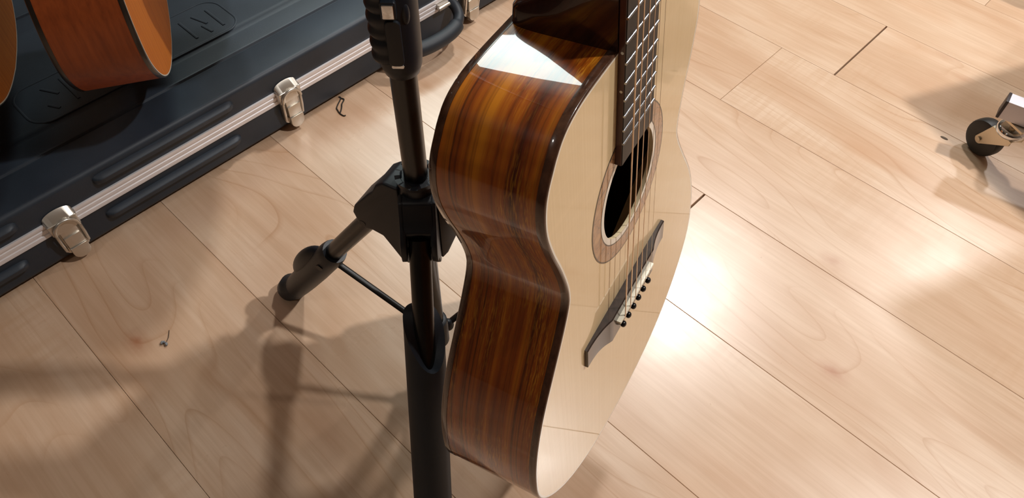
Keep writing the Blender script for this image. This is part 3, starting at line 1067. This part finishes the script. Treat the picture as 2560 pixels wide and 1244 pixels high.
# draw latches
def latch(a):
    mb = MB()
    L = Matrix.Translation((cx(a), 0, 0))
    def P(poly, y0, y1, lst=mb):
        Mx = Matrix(((1, 0, 0, cx(a)), (0, 0, 1, 0), (0, 1, 0, 0), (0, 0, 0, 1)))   # poly x -> x, poly y -> z, extrude -> y
        lst.prism(poly, y0, y1, Mx)
    P([(x, z + 0.043) for x, z in rrect(0.036, 0.056, 0.008)], -0.001, 0.0052)
    base = mb.build('latch', M['latch'], case, bevel=0.0008)
    # hooded strike on the lid
    mb = MB()
    nx = 20
    th_ = 0.0016
    lo, hi, ap = [], [], []
    for i in range(nx + 1):
        t = PI * i / nx
        x = cx(a) + 0.0220 * math.cos(t)
        hi.append((x, 0.0012, 0.0885 + 0.0130 * math.sin(t) ** .75))
        lo.append((x, 0.0030 + 0.0105 * min(1, 3 * math.sin(t)) ** .5, 0.0870))
        ap.append((x, 0.0030 + 0.0095 * min(1, 3 * math.sin(t)) ** .5, 0.0660))
    m_ = nx + 1
    vs = hi + lo + ap
    fs = [(i, i + 1, m_ + i + 1, m_ + i) for i in range(nx)] + [(m_ + i, m_ + i + 1, 2 * m_ + i + 1, 2 * m_ + i) for i in range(nx)]
    mb.add(vs, fs)
    mb.tube([lo[0]] + lo[2:-2] + [lo[-1]], 0.0011, 8)
    mb.build('strike', M['latch'], base, angle=45)
    # wire bail
    mb = MB()
    pts = [(cx(a) - .0170, .0075, .026), (cx(a) - .0178, .0105, .045), (cx(a) - .0178, .0125, .066)]
    for i in range(9):
        t = PI - PI * i / 8
        pts.append((cx(a) + .0178 * math.cos(t), .0155, .0695 + .0185 * math.sin(t)))
    pts += [(cx(a) + .0178, .0125, .066), (cx(a) + .0178, .0105, .045), (cx(a) + .0170, .0075, .026)]
    mb.tube(pts, 0.0026, 12)
    mb.build('bail', M['latch'], base)
    # stepped lever
    mb = MB(); P([(x, z + .0645) for x, z in [(-.0125, -.0105)] + [(.0125 * math.cos(t * PI / 10), .001 + .0135 * math.sin(t * PI / 10)) for t in range(10, -1, -1)] + [(.0125, -.0105)]], 0.004, 0.0125, mb)
    lv = mb.build('lever', M['latch'], base, bevel=0.0012)
    mb = MB(); P([(-.0125, .033), (.0125, .033), (.0125, .0545), (-.0125, .0545)], 0.004, 0.0145, mb)
    mb.build('lever_plate', M['latch'], lv, bevel=0.0012)
    mb = MB(); P([(-.0130, .0325)] + [(-.0130 * math.cos(t * PI / 10), .020 - .0125 * math.sin(t * PI / 10)) for t in range(11)] + [(.0130, .0325)], 0.003, 0.0165, mb)
    mb.build('lever_tab', M['latch'], lv, bevel=0.0014)
for a_ in (-0.34, 0.060, 0.461, 0.893):
    latch(a_)
# carrying handle, folded out from the lower shell
hz = 0.050
mb = MB()
hpts = catmull([(cx(.845), 0.000, .066), (cx(.842), .018, .062), (cx(.832), .036, .054), (cx(.806), .050, .049), (cx(.765), .055, .048), (cx(.719), .050, .049), (cx(.693), .036, .054), (cx(.683), .018, .062), (cx(.680), .000, .066)], 6)
hr = []
for p in hpts:
    hr.append(0.0145 if p[1] > .046 else 0.0105)
mb.tube(hpts, hr, 20)
hd = mb.build('handle', M['blk_foam'], case, angle=60)
for a_ in (.818, .707):
    mb = MB(); mb.box((cx(a_), .006, .0735), (.024, .010, .012)); mb.cyl((cx(a_ - .014), .011, .0735), (cx(a_ + .014), .011, .0735), .0042, n=14)
    mb.build('handle_clip', M['latch'], hd, bevel=.001)

# ------------------------------------------------------------------ rack the orange guitars hang from (above the frame)
d1 = Vector((HANG[0][0], HANG[0][1], 0)); d2 = Vector((HANG[1][0], HANG[1][1], 0))
wd = Vector((math.cos(HANG[0][3]), math.sin(HANG[0][3]), 0))
ln = (d1 - d2).normalized()
barh = 1.47
rb0 = d1 - ln * 1.15
rk = empty('hanging_rack', Matrix.Translation(rb0), 'dark steel gallows rack behind the case carrying the orange guitars', 'rack')
mb = MB(); mb.cyl(Vector((0, 0, barh)), ln * 1.55 + Z * barh, .016, n=18); mb.build('rail', M['blk_metal'], rk)
mb = MB(); mb.cyl((0, 0, 0.02), (0, 0, barh + .02), .02, n=18); mb.build('post', M['blk_metal'], rk)
mb = MB(); mb.cyl((0, 0, 0.0), (0, 0, 0.024), .19, n=40); mb.build('base', M['blk_metal'], rk, bevel=.003)
mb = MB(); mb.cyl((0, 0, barh - .3), ln * .3 + Z * barh, .01, n=14); mb.build('strut', M['blk_metal'], rk)
lat = Vector((-wd.y, wd.x, 0))
for hp in HANG:
    q = Vector((hp[0], hp[1], 0)) - rb0 + Z * (hp[2] + 0.83)
    top_ = q - wd * .11; top_.z = barh
    mb = MB(); mb.tube([top_, q - wd * .11 + Z * .02, q - wd * .10, q - wd * .036], .006, 12)
    hk = mb.build('hook', M['blk_metal'], rk)
    for s_1 in (-1, 1):
        mb = MB(); mb.tube([q - wd * .036, q - wd * .028 + lat * s_1 * .026, q - wd * .002 + lat * s_1 * .034, q + wd * .02 + lat * s_1 * .034], .006, 12)
        mb.build('hook_arm', M['blk_foam'], hk)

# ------------------------------------------------------------------ rolling display rack with a caster
tdir = Vector((math.cos(math.radians(-33)), math.sin(math.radians(-33)), 0)); tdep = Vector((-tdir.y, tdir.x, 0))
TO = Vector((0.790, 0.947, 0))
rt = empty('rolling_rack', frame(tdir, tdep, Z, TO), 'light grey steel display rack on caster wheels at the right edge', 'rack')
def bar(x0, x1, y0, y1, z0, z1, name='base_bar', m='white_steel', parent=None, bev=.0015):
    mb = MB(); mb.box(((x0 + x1) / 2, (y0 + y1) / 2, (z0 + z1) / 2), (x1 - x0, y1 - y0, z1 - z0))
    return mb.build(name, M[m], parent or rt, bevel=bev)
b1 = bar(0.004, 0.55, 0, 0.026, 0.098, 0.132)
bar(0.0, 0.005, -0.0005, 0.0265, 0.0975, 0.1325, 'end_cap', 'cap', b1)
b2 = bar(0.004, 0.55, 0.70, 0.726, 0.098, 0.132)
bar(0.26, 0.30, 0.026, 0.70, 0.098, 0.132, 'cross_bar')
bar(0.03, 0.55, 0.505, 0.521, 0.16, 0.50, 'shadow_panel', 'board')  # unseen panel, added to shadow the floor around the caster
bar(0.26, 0.30, 0.521, 0.545, 0.132, 0.49, 'panel_support')
bar(0.26, 0.30, 0.18, 0.22, 0.132, 0.49, 'post')
RTI = frame(tdir, tdep, Z, TO).inverted()
mb = MB()
mb.prism([tuple((RTI @ Vector((x, y, 0))).xy) for x, y in ((0.92, 1.015), (1.04, 0.72), (1.42, 0.87), (1.30, 1.17))], 0.49, 0.508)
mb.build('shadow_tray', M['board'], rt, bevel=.002)  # out of view, added and shaped to cast the floor shadow lower right
def make_caster(x, y, yaw):
    Mx = Matrix.Translation((x, y, 0)) @ Matrix.Rotation(yaw, 4, 'Z')
    # local: wheel trails along -x, axle along y
    T = lambda p: Mx @ Vector(p)
    mb = MB()
    mb.tube([T((0, 0, z)) for z in (.0705, .071, .074, .079, .083, .0845)], [.010, .0215, .0238, .0238, .0215, .016], 32)
    ring = mb.build('caster', M['chrome'], rt, angle=50)
    mb = MB(); mb.cyl(T((0, 0, .084)), T((0, 0, .0985)), .006, n=16); mb.box(T((0, 0, .0955)), (.050, .030, .004), Mx.to_3x3())
    mb.build('mounting_plate', M['zinc'], ring)
    for s in (-1, 1):
        # fork cheek: triangular plate
        poly = [(-.022, .0705), (.020, .0705), (.020, .062)]
        for i in range(9):
            t = math.radians(-35 - 150 * i / 8)
            poly.append((-.030 + .0085 * math.cos(t), .033 + .0085 * math.sin(t)))
        F = Mx @ Matrix(((1, 0, 0, 0), (0, 0, 1, 0), (0, 1, 0, 0), (0, 0, 0, 1)))
        mb = MB(); mb.prism(poly, s * .0135 - .0011, s * .0135 + .0011, F)
        mb.build('fork', M['zinc'], ring, bevel=.0005, seg=1)
    mb = MB(); mb.box(T((-.001, 0, .0700)), (.042, .027, .0025), Mx.to_3x3()); mb.build('fork_top', M['zinc'], ring, bevel=.0008)
    mb = MB()
    prof = [(.010, .0118), (.027, .0118), (.0315, .0100), (.033, .006), (.0333, 0), (.033, -.006), (.0315, -.0100), (.027, -.0118), (.010, -.0118)]
    n = 40
    vs = [T((-.030 + r_ * math.cos(2 * PI * i / n), w_, .0333 + r_ * math.sin(2 * PI * i / n))) for i in range(n) for r_, w_ in prof]
    m = len(prof)
    fs = [(i * m + j, ((i + 1) % n) * m + j, ((i + 1) % n) * m + j + 1, i * m + j + 1) for i in range(n) for j in range(m - 1)]
    mb.add(vs, fs); mb.cyl(T((-.030, -.0112, .0333)), T((-.030, .0112, .0333)), .0105, n=20)
    wh = mb.build('wheel', M['rubber'], ring, angle=40)
    mb = MB(); mb.cyl(T((-.030, -.0175, .0333)), T((-.030, .0175, .0333)), .0042, n=14); mb.build('axle', M['zinc'], ring)
# the visible one trails away from the camera
yaw = math.atan2(-0.93, 0.36) - math.radians(-33)
make_caster(0.034, 0.013, yaw)
make_caster(0.50, 0.013, yaw + 0.5)
make_caster(0.034, 0.713, yaw - 0.7)
make_caster(0.50, 0.713, yaw + 1.1)
# bolt head on the bar
mb = MB(); mb.cyl((.050, .013, .132), (.050, .013, .1375), .0068, n=16); mb.build('bolt', M['zinc'], b1, bevel=.001)

# ------------------------------------------------------------------ small litter on the floor
mb = MB()
th = [(-0.326, 1.065), (-0.322, 1.063), (-0.322, 1.056), (-0.324, 1.046), (-0.325, 1.035), (-0.322, 1.029), (-0.317, 1.021), (-0.309, 1.015), (-0.306, 1.0165)]
mb.tube([(x, y, .0012) for x, y in catmull(th, 4)], .0011, 8)
th2 = [(-0.317, 1.021), (-0.316, 1.026), (-0.316, 1.037), (-0.317, 1.046), (-0.315, 1.058), (-0.321, 1.061)]
mb.tube([(x, y, .0016) for x, y in catmull(th2, 4)], .0011, 8)
o = mb.build('thread_loop', M['thread'])
tag(o, 'small loop of black thread on the floor beside the case', 'thread')
mb = MB()
random.seed(8)
for i in range(9):
    mb.ellipsoid((-0.4908 + random.uniform(-.004, .004), 0.538 + random.uniform(-.003, .003), .002 + random.uniform(0, .002)), (random.uniform(.0015, .003), random.uniform(.001, .002), .0018), Matrix.Rotation(random.uniform(0, 3), 3, 'Z'), 8, 6)
o = mb.build('lint_tuft', M['lint'])
tag(o, 'grey tuft of lint with a hair on the floor boards', 'lint')
mb = MB(); mb.tube([(-0.488, .541, .003), (-0.4875, .548, .0025), (-0.4895, .556, .0015), (-0.491, .561, .0008)], .0004, 6)
mb.build('hair', M['thread'], o)
mb = MB(); mb.ellipsoid((-0.312, 1.094, .002), (.013, .0035, .0022), Matrix.Rotation(math.radians(40), 3, 'Z'), 12, 8)
o = mb.build('black_scrap', M['rubber'])
tag(o, 'thin black scrap on the floor at the foot of the case', 'scrap')
mb = MB(); mb.ellipsoid((0.768, 0.9966, .0005), (.007, .0028, .0009), Matrix.Rotation(math.radians(-40), 3, 'Z'), 10, 6)
o = mb.build('dirt_speck', M['dust'])
tag(o, 'dark speck of dirt on the floor left of the caster wheel', 'dirt')
